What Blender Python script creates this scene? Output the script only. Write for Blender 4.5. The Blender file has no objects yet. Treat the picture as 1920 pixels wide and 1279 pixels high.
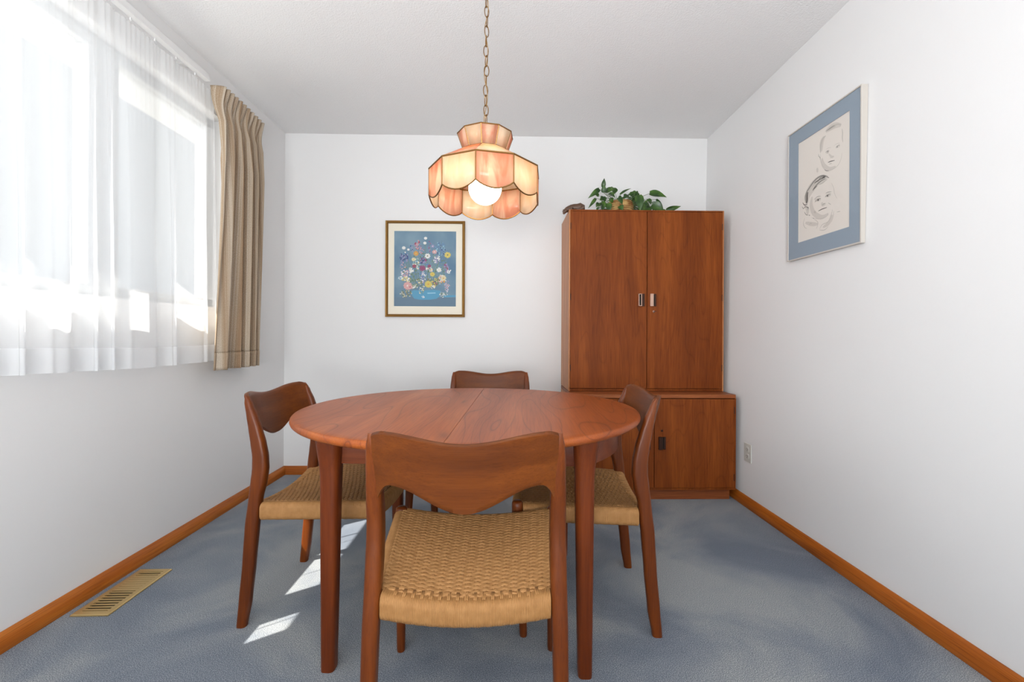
import bpy, math, random
from mathutils import Vector, Matrix
PI = math.pi
sc = bpy.context.scene
col = sc.collection

# ------------------------------------------------------------------ camera
FPX = 800.0
YAW = math.atan(14.5 / FPX)
ROLL = 0.0045
cam_data = bpy.data.cameras.new('camera')
cam = bpy.data.objects.new('camera', cam_data)
col.objects.link(cam)
cam_data.sensor_width = 36.0
cam_data.lens = 36.0 * FPX / 1920.0
cam_data.shift_y = -9.0 / 1920.0
cam_data.clip_start = 0.02
cam.matrix_world = (Matrix.Translation((0, 0, 0.975)) @ Matrix.Rotation(-YAW, 4, 'Z')
                    @ Matrix.Rotation(PI / 2, 4, 'X') @ Matrix.Rotation(ROLL, 4, 'Z'))
sc.camera = cam

# ------------------------------------------------------------------ world, lights, exposure
sc.view_settings.view_transform = 'Standard'
sc.view_settings.look = 'None'
sc.view_settings.gamma = 1.0
sc.view_settings.use_curve_mapping = False
sc.view_settings.exposure = 0.0
world = bpy.data.worlds.new('daylight')
sc.world = world
world.use_nodes = True
wb = world.node_tree.nodes['Background']
wb.inputs['Color'].default_value = (0.93, 0.97, 1.0, 1)
wb.inputs['Strength'].default_value = .66

def lamp(name, kind, loc, direction, energy, color=(1, 1, 1), **kw):
    d = bpy.data.lights.new(name, kind)
    d.energy = energy
    d.color = color
    for k, v in kw.items():
        setattr(d, k, v)
    o = bpy.data.objects.new(name, d)
    col.objects.link(o)
    o.location = loc
    o.rotation_euler = Vector(direction).to_track_quat('-Z', 'Y').to_euler()
    return o
# low sun from beyond the side window, coming in under the added eave
lamp('sun', 'SUN', (-5, -3, 6), (0.83, 0.56, -1.28), 19.0, (1.0, 0.95, 0.86), angle=0.006)
# added fill light in the unseen rear of the room, behind the viewer
lamp('rear_fill', 'AREA', (0.1, -2.42, 1.35), (0.22, 1, 0.03), 9.0, (0.985, 0.99, 1.0),
     shape='RECTANGLE', size=2.5, size_y=1.9)
# added lamp outside, kept out of view, boosting light through the side window
lamp('side_window_fill', 'AREA', (-4.6, -0.1, 2.1), (1, 0.32, -0.16), 160.0, (0.97, 0.985, 1.0), shape='RECTANGLE', size=3.2, size_y=2.4)
# added uplight behind the viewer, brightening the ceiling
lamp('ceiling_fill', 'AREA', (-0.35, -1.35, 0.85), (-0.02, 0.42, 1), 118.0, (0.975, 0.99, 1.0), shape='RECTANGLE', size=1.2, size_y=1.2)

# ------------------------------------------------------------------ helpers
def tag(o, label=None, cat=None, group=None, kind=None):
    if label: o['label'] = label
    if cat: o['category'] = cat
    if group: o['group'] = group
    if kind: o['kind'] = kind
    return o

def empty(name, loc, rz=0.0, scale=1.0):
    o = bpy.data.objects.new(name, None)
    o.empty_display_size = 0.1
    col.objects.link(o)
    o.location = loc
    o.rotation_euler = (0, 0, rz)
    o.scale = (scale,) * 3
    return o

class MB:
    def __init__(s):
        s.v = []; s.f = []; s.m = []; s.uv = {}
    def add(s, vs, fs, mi=0):
        b = len(s.v)
        s.v.extend(vs)
        for f in fs:
            s.f.append(tuple(i + b for i in f)); s.m.append(mi)
        return b
    def box(s, a, b, mi=0):
        x0, y0, z0 = a; x1, y1, z1 = b
        s.add([(x0, y0, z0), (x1, y0, z0), (x1, y1, z0), (x0, y1, z0), (x0, y0, z1), (x1, y0, z1), (x1, y1, z1), (x0, y1, z1)],
              [(0, 3, 2, 1), (4, 5, 6, 7), (0, 1, 5, 4), (1, 2, 6, 5), (2, 3, 7, 6), (3, 0, 4, 7)], mi)
    def loft(s, rings, closed=True, caps=True, mi=0):
        n = len(rings[0]); b = len(s.v)
        for r in rings: s.v.extend([tuple(p) for p in r])
        for i in range(len(rings) - 1):
            for j in range(n if closed else n - 1):
                k = (j + 1) % n
                s.f.append((b + i * n + j, b + i * n + k, b + (i + 1) * n + k, b + (i + 1) * n + j)); s.m.append(mi)
        if caps and closed:
            s.f.append(tuple(b + j for j in range(n))[::-1]); s.m.append(mi)
            e = b + (len(rings) - 1) * n
            s.f.append(tuple(e + j for j in range(n))); s.m.append(mi)
        return b
    def tube(s, pts, r, n=8, mi=0, closed=False):
        P = [Vector(p) for p in pts]; N = len(P); rings = []
        up = None
        for i in range(N):
            if closed: t = P[(i + 1) % N] - P[i - 1]
            else: t = P[min(i + 1, N - 1)] - P[max(i - 1, 0)]
            t.normalize()
            if up is None:
                up = Vector((0, 0, 1)) if abs(t.z) < .9 else Vector((1, 0, 0))
            a = (up - t * up.dot(t)).normalized(); up = a
            c = t.cross(a)
            rr = r[i] if isinstance(r, (list, tuple)) else r
            rings.append([P[i] + a * (rr * math.cos(2 * PI * j / n)) + c * (rr * math.sin(2 * PI * j / n)) for j in range(n)])
        if closed:
            rings.append(rings[0]); s.loft(rings, True, False, mi)
        else: s.loft(rings, True, True, mi)
    def grid(s, fn, nu, nv, mi=0, uv=None):
        b = len(s.v)
        for i in range(nu + 1):
            for j in range(nv + 1):
                s.v.append(tuple(fn(i / nu, j / nv)))
                if uv: s.uv[b + i * (nv + 1) + j] = uv(i / nu, j / nv)
        for i in range(nu):
            for j in range(nv):
                a = b + i * (nv + 1) + j
                s.f.append((a, a + nv + 1, a + nv + 2, a + 1)); s.m.append(mi)
    def build(s, name, mats, parent=None, smooth=True, angle=40, bevel=0.0, mat=None, solid=0.0):
        me = bpy.data.meshes.new(name)
        me.from_pydata(s.v, [], s.f)
        if not isinstance(mats, (list, tuple)): mats = [mats]
        for m in mats: me.materials.append(m)
        me.polygons.foreach_set('material_index', s.m)
        if mat is not None: me.transform(mat)
        if s.uv:
            ul = me.uv_layers.new(name='uv')
            for l in me.loops: ul.data[l.index].uv = s.uv.get(l.vertex_index, (0, 0))
        me.validate()
        me.update()
        if smooth:
            me.polygons.foreach_set('use_smooth', [True] * len(me.polygons))
            if angle < 180: me.set_sharp_from_angle(angle=math.radians(angle))
        o = bpy.data.objects.new(name, me)
        col.objects.link(o)
        if parent: o.parent = parent
        if solid:
            md = o.modifiers.new('thick', 'SOLIDIFY'); md.thickness = solid; md.offset = 0
        if bevel:
            md = o.modifiers.new('edge', 'BEVEL'); md.width = bevel; md.segments = 2; md.limit_method = 'ANGLE'
            md.angle_limit = math.radians(50)
        return o

def rrect(cx, cy, hx, hy, r, n=4):
    """rounded rectangle outline (x, y), counter-clockwise"""
    r = min(r, hx * .999, hy * .999); out = []
    for qx, qy, a0 in ((1, 1, 0), (-1, 1, 90), (-1, -1, 180), (1, -1, 270)):
        for i in range(n + 1):
            a = math.radians(a0 + 90 * i / n)
            out.append((cx + qx * (hx - r) + r * math.cos(a), cy + qy * (hy - r) + r * math.sin(a)))
    return out

def lerp(a, b, t): return a + (b - a) * t
def table(z, rows):
    if z <= rows[0][0]: return rows[0][1:]
    for p, q in zip(rows, rows[1:]):
        if z <= q[0]:
            t = (z - p[0]) / (q[0] - p[0])
            t = t * t * (3 - 2 * t) * .35 + t * .65
            return tuple(lerp(a, b, t) for a, b in zip(p[1:], q[1:]))
    return rows[-1][1:]

# ------------------------------------------------------------------ materials
def srgb(r, g, b):
    f = lambda c: ((c / 255) / 12.92 if c / 255 <= .04045 else ((c / 255 + .055) / 1.055) ** 2.4)
    return (f(r), f(g), f(b), 1)

def newmat(name):
    m = bpy.data.materials.new(name); m.use_nodes = True
    nt = m.node_tree; bs = nt.nodes['Principled BSDF']
    return m, nt, bs

def plain(name, c, rough=.5, metal=0.0, spec=None):
    m, nt, bs = newmat(name)
    bs.inputs['Base Color'].default_value = c
    bs.inputs['Roughness'].default_value = rough
    bs.inputs['Metallic'].default_value = metal
    if spec is not None: bs.inputs['Specular IOR Level'].default_value = spec
    return m

def N(nt, t, **kw):
    n = nt.nodes.new(t)
    for k, v in kw.items():
        if k in n.inputs: n.inputs[k].default_value = v
        else: setattr(n, k, v)
    return n

def ramp(nt, stops):
    r = nt.nodes.new('ShaderNodeValToRGB')
    while len(r.color_ramp.elements) < len(stops): r.color_ramp.elements.new(.5)
    for e, (p, c) in zip(r.color_ramp.elements, stops): e.position = p; e.color = c
    return r

def wood(name, dark, mid, light, axis='Z', rough=.38, fine=130, band=9.0, rot=0.0, spec=.32, bandw=.74, lines=0.0, bump=.08, pore=.7):
    """veneer: long pores along one axis plus broad figure bands"""
    m, nt, bs = newmat(name); L = nt.links.new
    tc = N(nt, 'ShaderNodeTexCoord')
    mr = N(nt, 'ShaderNodeMapping'); mr.inputs['Rotation'].default_value = (0, 0, rot)
    L(tc.outputs['Object'], mr.inputs['Vector'])
    k = 'XYZ'.index(axis)
    def mapped(across, along):
        s = [across] * 3; s[k] = along
        mp = N(nt, 'ShaderNodeMapping'); mp.inputs['Scale'].default_value = s
        L(mr.outputs['Vector'], mp.inputs['Vector']); return mp
    warp = N(nt, 'ShaderNodeTexNoise', Scale=1.0, Detail=2.0)
    L(mapped(3.0, 1.1).outputs[0], warp.inputs['Vector'])
    wv = N(nt, 'ShaderNodeVectorMath', operation='SCALE'); wv.inputs['Scale'].default_value = .25
    L(warp.outputs['Color'], wv.inputs[0])
    def noise(across, along, det, dist=0.0):
        ad = N(nt, 'ShaderNodeVectorMath', operation='ADD')
        L(mapped(1, 1).outputs[0], ad.inputs[0]); 
        w2 = N(nt, 'ShaderNodeVectorMath', operation='SCALE'); w2.inputs['Scale'].default_value = dist
        L(wv.outputs[0], w2.inputs[0]); L(w2.outputs[0], ad.inputs[1])
        mp = N(nt, 'ShaderNodeMapping'); s = [across] * 3; s[k] = along
        mp.inputs['Scale'].default_value = s
        L(ad.outputs[0], mp.inputs['Vector'])
        nz = N(nt, 'ShaderNodeTexNoise', Scale=1.0, Detail=det, Roughness=.6)
        L(mp.outputs[0], nz.inputs['Vector']); return nz
    n1 = noise(band, band * .09, 3.0, .35)
    n2 = noise(fine, fine * .035, 3.0, .12)
    n3 = noise(fine * 3.2, fine * .05, 1.0, 0)
    r1 = ramp(nt, [(.26, dark), (.5, mid), (.74, light)])
    mx0 = N(nt, 'ShaderNodeMix', data_type='FLOAT'); mx0.inputs['Factor'].default_value = 1 - bandw
    L(n1.outputs['Fac'], mx0.inputs[2]); L(n2.outputs['Fac'], mx0.inputs[3])
    L(mx0.outputs[0], r1.inputs['Fac'])
    r3 = ramp(nt, [(.36, (.60, .54, .50, 1)), (.46, (1, 1, 1, 1))])
    L(n3.outputs['Fac'], r3.inputs['Fac'])
    mx = N(nt, 'ShaderNodeMix', data_type='RGBA', blend_type='MULTIPLY'); mx.inputs['Factor'].default_value = pore
    L(r1.outputs['Color'], mx.inputs[6]); L(r3.outputs['Color'], mx.inputs[7])
    last = mx
    if lines:
        n4 = noise(4.6, .8, 1.0, .25)
        ml = N(nt, 'ShaderNodeMath', operation='MULTIPLY'); ml.inputs[1].default_value = 15.0; L(n4.outputs['Fac'], ml.inputs[0])
        fr = N(nt, 'ShaderNodeMath', operation='PINGPONG'); fr.inputs[1].default_value = .5; L(ml.outputs[0], fr.inputs[0])
        rl = ramp(nt, [(.0, (.42, .34, .30, 1)), (.035, (.84, .82, .80, 1)), (.11, (1, 1, 1, 1))]); L(fr.outputs[0], rl.inputs['Fac'])
        last = N(nt, 'ShaderNodeMix', data_type='RGBA', blend_type='MULTIPLY'); last.inputs['Factor'].default_value = lines
        L(mx.outputs[2], last.inputs[6]); L(rl.outputs[0], last.inputs[7])
    L(last.outputs[2], bs.inputs['Base Color'])
    rr = N(nt, 'ShaderNodeMapRange'); rr.inputs['To Min'].default_value = rough + .08; rr.inputs['To Max'].default_value = rough - .06
    L(n1.outputs['Fac'], rr.inputs['Value']); L(rr.outputs[0], bs.inputs['Roughness'])
    bp = N(nt, 'ShaderNodeBump'); bp.inputs['Strength'].default_value = bump; bp.inputs['Distance'].default_value = .001
    L(n3.outputs['Fac'], bp.inputs['Height'])
    if bump > .02: L(bp.outputs[0], bs.inputs['Normal'])
    bs.inputs['Specular IOR Level'].default_value = spec
    return m

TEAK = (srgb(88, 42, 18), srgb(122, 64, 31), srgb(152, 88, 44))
M = {}
M['cabinet_wood'] = wood('teak_cabinet', srgb(94, 42, 11), srgb(126, 62, 20), srgb(158, 86, 32), 'Z', .45, band=7, spec=.16, lines=.3)
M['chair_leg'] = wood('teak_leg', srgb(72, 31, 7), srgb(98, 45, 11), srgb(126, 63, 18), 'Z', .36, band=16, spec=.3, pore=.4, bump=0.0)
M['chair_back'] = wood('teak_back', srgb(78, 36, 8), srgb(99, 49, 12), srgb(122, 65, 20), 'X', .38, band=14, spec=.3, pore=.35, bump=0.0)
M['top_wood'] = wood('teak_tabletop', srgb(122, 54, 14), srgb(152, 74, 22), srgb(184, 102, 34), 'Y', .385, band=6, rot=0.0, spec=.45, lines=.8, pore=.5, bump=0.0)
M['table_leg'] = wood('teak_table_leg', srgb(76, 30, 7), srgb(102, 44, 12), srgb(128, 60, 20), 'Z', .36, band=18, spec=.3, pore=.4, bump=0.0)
M['apron_wood'] = wood('teak_apron', srgb(82, 36, 18), srgb(108, 52, 28), srgb(132, 70, 40), 'X', .38, band=14)
M['lit_side_wood'] = wood('teak_cabinet_lit_side', srgb(150, 92, 52), srgb(178, 116, 70), srgb(200, 140, 92), 'Z', .4, band=10)  # window light on the cabinet side painted in as paler teak
M['trim_wood'] = wood('oak_baseboard', srgb(134, 66, 14), srgb(170, 92, 26), srgb(202, 124, 46), 'Y', .4, band=10)
M['trim_wood_x'] = wood('oak_baseboard_rear', srgb(132, 66, 14), srgb(162, 86, 26), srgb(194, 116, 44), 'X', .4, band=10)

def wallmat(name, c, bump, scale, rough=.85, detail=4):
    m, nt, bs = newmat(name); L = nt.links.new
    bs.inputs['Base Color'].default_value = c; bs.inputs['Roughness'].default_value = rough
    bs.inputs['Specular IOR Level'].default_value = .2
    tc = N(nt, 'ShaderNodeTexCoord'); nz = N(nt, 'ShaderNodeTexNoise', Scale=scale, Detail=detail, Roughness=.6)
    L(tc.outputs['Object'], nz.inputs['Vector'])
    bp = N(nt, 'ShaderNodeBump'); bp.inputs['Strength'].default_value = bump; bp.inputs['Distance'].default_value = .004
    L(nz.outputs['Fac'], bp.inputs['Height']); L(bp.outputs[0], bs.inputs['Normal'])
    return m
M['paint'] = wallmat('white_wall_paint', (.80, .80, .80, 1), .05, 60)
M['ceiling'] = wallmat('stippled_ceiling', (.84, .84, .84, 1), .55, 150, .95, 2)

def carpet():
    m, nt, bs = newmat('blue_grey_carpet'); L = nt.links.new
    tc = N(nt, 'ShaderNodeTexCoord')
    fine = N(nt, 'ShaderNodeTexNoise', Scale=400.0, Detail=3.0, Roughness=.95)
    L(tc.outputs['Object'], fine.inputs['Vector'])
    big = N(nt, 'ShaderNodeTexNoise', Scale=1.9, Detail=4.0, Roughness=.55, Distortion=.6)
    L(tc.outputs['Object'], big.inputs['Vector'])
    r1 = ramp(nt, [(.33, srgb(46, 54, 66)), (.5, srgb(118, 126, 136)), (.67, srgb(216, 218, 218))])
    L(fine.outputs['Fac'], r1.inputs['Fac'])
    r2 = ramp(nt, [(.34, (.54, .59, .68, 1)), (.48, (.80, .82, .86, 1)), (.62, (1.16, 1.12, 1.05, 1))])
    L(big.outputs['Fac'], r2.inputs['Fac'])
    mx = N(nt, 'ShaderNodeMix', data_type='RGBA', blend_type='MULTIPLY'); mx.inputs['Factor'].default_value = 1
    L(r1.outputs['Color'], mx.inputs[6]); L(r2.outputs['Color'], mx.inputs[7])
    L(mx.outputs[2], bs.inputs['Base Color'])
    bs.inputs['Roughness'].default_value = .95; bs.inputs['Specular IOR Level'].default_value = .1
    bs.inputs['Sheen Weight'].default_value = .15
    bp = N(nt, 'ShaderNodeBump'); bp.inputs['Strength'].default_value = .05; bp.inputs['Distance'].default_value = .001
    L(fine.outputs['Fac'], bp.inputs['Height']); L(bp.outputs[0], bs.inputs['Normal'])
    return m
M['carpet'] = carpet()

def cord():
    m, nt, bs = newmat('paper_cord'); L = nt.links.new
    tc = N(nt, 'ShaderNodeTexCoord'); nz = N(nt, 'ShaderNodeTexNoise', Scale=60.0, Detail=3.0)
    L(tc.outputs['Object'], nz.inputs['Vector'])
    r = ramp(nt, [(.2, srgb(152, 108, 62)), (.8, srgb(174, 129, 80))])
    L(nz.outputs['Fac'], r.inputs['Fac']); L(r.outputs['Color'], bs.inputs['Base Color'])
    bs.inputs['Roughness'].default_value = .6; bs.inputs['Specular IOR Level'].default_value = .3
    return m
M['cord'] = cord()
M['white_metal'] = plain('white_track', (.75, .75, .75, 1), .35)
M['white_frame'] = plain('white_window_frame', (.5, .51, .52, 1), .4)
M['brass'] = plain('antique_brass', srgb(128, 94, 50), .36, .85)
M['register'] = plain('brass_register', srgb(206, 178, 122), .36, .75)
M['black'] = plain('dark_void', (.008, .007, .006, 1), .8)
M['pull_metal'] = plain('rosy_metal_pull', srgb(196, 160, 142), .35, .7)
M['dark_metal'] = plain('dark_hinge', srgb(60, 36, 26), .4, .6)
M['outlet'] = plain('outlet_plastic', srgb(205, 205, 198), .35)

def glassmat():
    m, nt, bs = newmat('clear_glass'); L = nt.links.new
    out = nt.nodes['Material Output']
    tr = N(nt, 'ShaderNodeBsdfTransparent'); gl = N(nt, 'ShaderNodeBsdfGlossy'); gl.inputs['Roughness'].default_value = .02
    fr = N(nt, 'ShaderNodeFresnel'); fr.inputs['IOR'].default_value = 1.22
    mx = N(nt, 'ShaderNodeMixShader'); L(fr.outputs[0], mx.inputs[0]); L(tr.outputs[0], mx.inputs[1]); L(gl.outputs[0], mx.inputs[2])
    geo = N(nt, 'ShaderNodeNewGeometry'); inv = N(nt, 'ShaderNodeMath', operation='SUBTRACT'); inv.inputs[0].default_value = 1.0
    L(geo.outputs['Backfacing'], inv.inputs[1]); mu = N(nt, 'ShaderNodeMath', operation='MULTIPLY'); L(inv.outputs[0], mu.inputs[0]); L(fr.outputs[0], mu.inputs[1])
    L(mu.outputs[0], mx.inputs[0])
    L(mx.outputs[0], out.inputs['Surface']); return m
M['glass'] = glassmat()

def sheer(name, alpha, tint=(.93, .95, .97, 1)):
    m, nt, bs = newmat(name); L = nt.links.new
    out = nt.nodes['Material Output']
    tr = N(nt, 'ShaderNodeBsdfTransparent')
    tl = N(nt, 'ShaderNodeBsdfTranslucent'); tl.inputs['Color'].default_value = tint
    df = N(nt, 'ShaderNodeBsdfDiffuse'); df.inputs['Color'].default_value = tint
    a = N(nt, 'ShaderNodeMixShader'); a.inputs[0].default_value = .5; L(tl.outputs[0], a.inputs[1]); L(df.outputs[0], a.inputs[2])
    b = N(nt, 'ShaderNodeMixShader'); b.inputs[0].default_value = alpha; L(tr.outputs[0], b.inputs[1]); L(a.outputs[0], b.inputs[2])
    L(b.outputs[0], out.inputs['Surface']); return m
M['sheer'] = sheer('white_voile', .43)
M['hem'] = sheer('white_voile_hem', .7)

def drapemat():
    m, nt, bs = newmat('woven_striped_drape'); L = nt.links.new
    out = nt.nodes['Material Output']
    uv = N(nt, 'ShaderNodeUVMap')
    sp = N(nt, 'ShaderNodeSeparateXYZ'); L(uv.outputs[0], sp.inputs[0])
    def n1(scale, det):
        cb = N(nt, 'ShaderNodeCombineXYZ'); L(sp.outputs[0], cb.inputs[0])
        mp = N(nt, 'ShaderNodeMapping'); mp.inputs['Scale'].default_value = (scale, 1, 1); L(cb.outputs[0], mp.inputs[0])
        nz = N(nt, 'ShaderNodeTexNoise', Scale=1.0, Detail=det); L(mp.outputs[0], nz.inputs['Vector']); return nz
    a = n1(26, 0); b = n1(190, 1)
    mx0 = N(nt, 'ShaderNodeMix', data_type='FLOAT'); mx0.inputs['Factor'].default_value = .45
    L(a.outputs['Fac'], mx0.inputs[2]); L(b.outputs['Fac'], mx0.inputs[3])
    r = ramp(nt, [(.32, srgb(160, 128, 98)), (.46, srgb(188, 168, 144)), (.56, srgb(208, 195, 177)), (.68, srgb(224, 214, 198))])
    L(mx0.outputs[0], r.inputs['Fac'])
    wv = N(nt, 'ShaderNodeTexNoise', Scale=1.0, Detail=2.0)
    mp = N(nt, 'ShaderNodeMapping'); mp.inputs['Scale'].default_value = (420, 260, 1)
    L(uv.outputs[0], mp.inputs[0]); L(mp.outputs[0], wv.inputs['Vector'])
    r2 = ramp(nt, [(.35, (.66, .62, .58, 1)), (.6, (1.05, 1.05, 1.05, 1))]); L(wv.outputs['Fac'], r2.inputs['Fac'])
    mx = N(nt, 'ShaderNodeMix', data_type='RGBA', blend_type='MULTIPLY'); mx.inputs['Factor'].default_value = .8
    L(r.outputs[0], mx.inputs[6]); L(r2.outputs[0], mx.inputs[7])
    L(mx.outputs[2], bs.inputs['Base Color']); bs.inputs['Roughness'].default_value = .9
    bs.inputs['Specular IOR Level'].default_value = .1
    bp = N(nt, 'ShaderNodeBump'); bp.inputs['Strength'].default_value = .5; bp.inputs['Distance'].default_value = .002
    L(wv.outputs['Fac'], bp.inputs['Height']); L(bp.outputs[0], bs.inputs['Normal'])
    tl = N(nt, 'ShaderNodeBsdfTranslucent'); L(mx.outputs[2], tl.inputs['Color'])
    ms = N(nt, 'ShaderNodeMixShader'); ms.inputs[0].default_value = .22
    L(bs.outputs[0], ms.inputs[1]); L(tl.outputs[0], ms.inputs[2]); L(ms.outputs[0], out.inputs['Surface'])
    return m
M['drape'] = drapemat()

def artglass(name, c1, c2, sx):
    m, nt, bs = newmat(name); L = nt.links.new
    out = nt.nodes['Material Output']
    tc = N(nt, 'ShaderNodeTexCoord'); mp = N(nt, 'ShaderNodeMapping'); mp.inputs['Scale'].default_value = (sx, sx, 5)
    L(tc.outputs['Object'], mp.inputs[0])
    nz = N(nt, 'ShaderNodeTexNoise', Scale=1.0, Detail=3.0, Distortion=1.2); L(mp.outputs[0], nz.inputs['Vector'])
    r = ramp(nt, [(.36, c1), (.62, c2)]); L(nz.outputs['Fac'], r.inputs['Fac'])
    tl = N(nt, 'ShaderNodeBsdfTranslucent'); L(r.outputs[0], tl.inputs['Color'])
    L(r.outputs[0], bs.inputs['Base Color']); bs.inputs['Roughness'].default_value = .15
    ms = N(nt, 'ShaderNodeMixShader'); ms.inputs[0].default_value = .7
    L(bs.outputs[0], ms.inputs[1]); L(tl.outputs[0], ms.inputs[2]); L(ms.outputs[0], out.inputs['Surface'])
    return m
M['glass_cream'] = artglass('cream_art_glass', srgb(250, 222, 190), srgb(253, 236, 214), 20)
M['glass_pink'] = artglass('pink_marbled_glass', srgb(238, 176, 146), srgb(251, 222, 198), 22)
def emis(name, c, s):
    m, nt, bs = newmat(name)
    bs.inputs['Base Color'].default_value = (.9, .88, .84, 1)
    bs.inputs['Emission Color'].default_value = c; bs.inputs['Emission Strength'].default_value = s
    return m
M['bulb'] = emis('lit_globe_bulb', (1.0, .84, .64, 1), 12.5)

# ------------------------------------------------------------------ the room
LX, BY, CZ, RY0 = -1.547, 3.029, 2.395, -2.6
def RX(z): return 1.41 + .037 * z / CZ          # right wall leans out very slightly
W0, W1, WZ0, WZ1 = .74, 2.38, 1.12, 2.15          # side window opening
b = MB(); b.box((LX - .3, RY0 - .3, -.12), (1.8, BY + .3, 0)); tag(b.build('floor', M['carpet'], smooth=False), kind='structure')
b = MB(); b.box((LX - .2, RY0 - .2, CZ), (1.8, BY + .2, CZ + .1)); tag(b.build('ceiling', M['ceiling'], smooth=False), kind='structure')
b = MB(); b.box((LX - .16, BY, 0), (1.7, BY + .12, CZ)); tag(b.build('wall_back', M['paint'], smooth=False), kind='structure')
b = MB()
b.box((LX - .16, RY0, 0), (LX, W0, CZ)); b.box((LX - .16, W1, 0), (LX, BY, CZ))
b.box((LX - .16, W0, 0), (LX, W1, WZ0)); b.box((LX - .16, W0, WZ1), (LX, W1, CZ))
tag(b.build('wall_left', M['paint'], smooth=False), kind='structure')
b = MB()
b.add([(RX(0), RY0, 0), (RX(CZ), RY0, CZ), (RX(CZ), BY, CZ), (RX(0), BY, 0), (RX(0) + .15, RY0, 0), (RX(CZ) + .15, RY0, CZ), (RX(CZ) + .15, BY, CZ), (RX(0) + .15, BY, 0)],
      [(0, 1, 2, 3), (7, 6, 5, 4), (0, 4, 5, 1), (3, 2, 6, 7), (0, 3, 7, 4), (1, 5, 6, 2)])
tag(b.build('wall_right', M['paint'], smooth=False), kind='structure')
b = MB()                                          # unseen rear wall, its wide opening added to let light in
b.box((LX, RY0 - .1, 0), (-1.25, RY0, CZ)); b.box((1.4, RY0 - .1, 0), (1.56, RY0, CZ))
b.box((-1.25, RY0 - .1, 2.25), (1.4, RY0, CZ)); b.box((-1.25, RY0 - .1, 0), (1.4, RY0, .3))
tag(b.build('wall_rear', M['paint'], smooth=False), kind='structure')

def baseboard(name, path, mat):
    """path: wall-side points; profile pushed into the room by each point's normal"""
    prof = [(0, 0), (.021, 0), (.024, .012), (.019, .035), (.012, .049), (.005, .056), (0, .057)]
    b = MB(); b.loft([[(x + nx * d, y + ny * d, z) for d, z in prof] for x, y, nx, ny in path])
    o = b.build(name, mat, angle=35); return tag(o, kind='structure')
baseboard('baseboard_left', [(LX + .001, RY0 + .01, 1, 0), (LX + .001, BY - .001, 1, -1)], M['trim_wood'])
baseboard('baseboard_back', [(LX + .002, BY - .001, 1, -1), (.42, BY - .001, 0, -1)], M['trim_wood_x'])
baseboard('baseboard_right', [(RX(.03) - .001, RY0 + .01, -1, 0), (RX(.03) - .001, BY - .002, -1, 0)], M['trim_wood'])

# side window
win = empty('window_1', (0, 0, 0)); tag(win, kind='structure')
b = MB(); x0, x1 = LX - .12, LX - .06
b.box((x0, W0, WZ0), (x1, W1, WZ0 + .05)); b.box((x0, W0, WZ1 - .05), (x1, W1, WZ1))
b.box((x0, W0, WZ0), (x1, W0 + .05, WZ1)); b.box((x0, W1 - .05, WZ0), (x1, W1, WZ1))
b.build('window_frame', M['white_frame'], win, smooth=False, bevel=.003)
for y in (.98, 1.74):
    b = MB(); b.box((x0, y - .065, WZ0 + .05), (x1, y + .065, WZ1 - .05)); b.build('mullion', M['white_frame'], win, smooth=False, bevel=.003)
for y0, y1 in ((W0 + .05, .915), (1.045, 1.675), (1.805, W1 - .05)):
    b = MB(); b.box((LX - .093, y0, WZ0 + .05), (LX - .089, y1, WZ1 - .05)); b.build('pane', M['glass'], win, smooth=False)
b = MB(); b.box((LX - .13, W0, WZ0), (LX, W1, WZ0 + .004)); b.build('window_sill', M['white_frame'], win, smooth=False)
# added unseen overhang that cuts the sun to a strip; paved ground
b = MB(); b.box((-2.25, -2.5, 2.36), (LX - .16, 4.5, 2.46)); tag(b.build('sun_block_eave_1', M['white_frame'], smooth=False), kind='structure')
M['paving'] = wallmat('pale_paving', srgb(150, 150, 148), .3, 20)
b = MB(); b.box((-14, -10, -.42), (LX - .32, 14, -.36)); tag(b.build('patio', M['paving'], smooth=False), kind='structure')

# ------------------------------------------------------------------ curtains and track
def curtain_track():
    t = empty('curtain_track', (-1.455, 1.25, 2.238))
    tag(t, 'white metal traverse curtain track on the left wall above the sheers', 'curtain track')
    b = MB(); b.loft([[(-.012 + px, y, pz) for px, pz in rrect(0, 0, .013, .017, .004, 2)] for y in (-1.25, .875)])
    b.build('rail', M['white_metal'], t)
    b = MB(); b.box((-.001, -1.25, -.0155), (.0035, .875, -.0115)); b.build('rail_lip', M['white_metal'], t, smooth=False)
    for y in (-.9, 0, .80):
        b = MB(); b.box((-.091, y - .012, .0145), (-.006, y + .012, .0175)); b.box((-.091, y - .012, -.02), (-.088, y + .012, .0145)); b.build('bracket', M['white_metal'], t, smooth=False)
    for k in range(16):
        y = -.95 + k * .117
        b = MB(); b.tube([(-.02, y, -.014), (-.02, y, -.028)], .003, 6); b.build('carrier', M['white_metal'], t)
curtain_track()

def sheer_fn(ph):
    def fn(u, v):
        y = lerp(2.20, .25, u)
        amp = lerp(.004, .020, min(1, v * 1.6))
        s = u * 15.5 + .35 * math.sin(u * 17 + ph) + .25 * math.sin(u * 41)
        k = s % 1.0
        fold = (math.sin(2 * PI * s) + .45 * math.sin(4 * PI * s + 1.1)) * amp
        fold += .0022 * math.sin(u * 560) * max(0, 1 - v * 3)
        yy = y - .012 * math.sin(2 * PI * s + 1.0) * min(1, v * 2)
        z = lerp(2.212, .845, v) - .012 * v * math.sin(u * 9) * .5
        return (-1.488 + fold + .018 * v, yy, z)
    return fn
sh = empty('sheer_curtain', (0, 0, 0))
tag(sh, 'long white sheer curtain hanging in soft folds across the side window', 'curtain')
f0 = sheer_fn(.4)
b = MB(); b.grid(lambda u, v: f0(u, v * .94), 460, 40); b.build('voile', M['sheer'], sh, angle=180)
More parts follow.
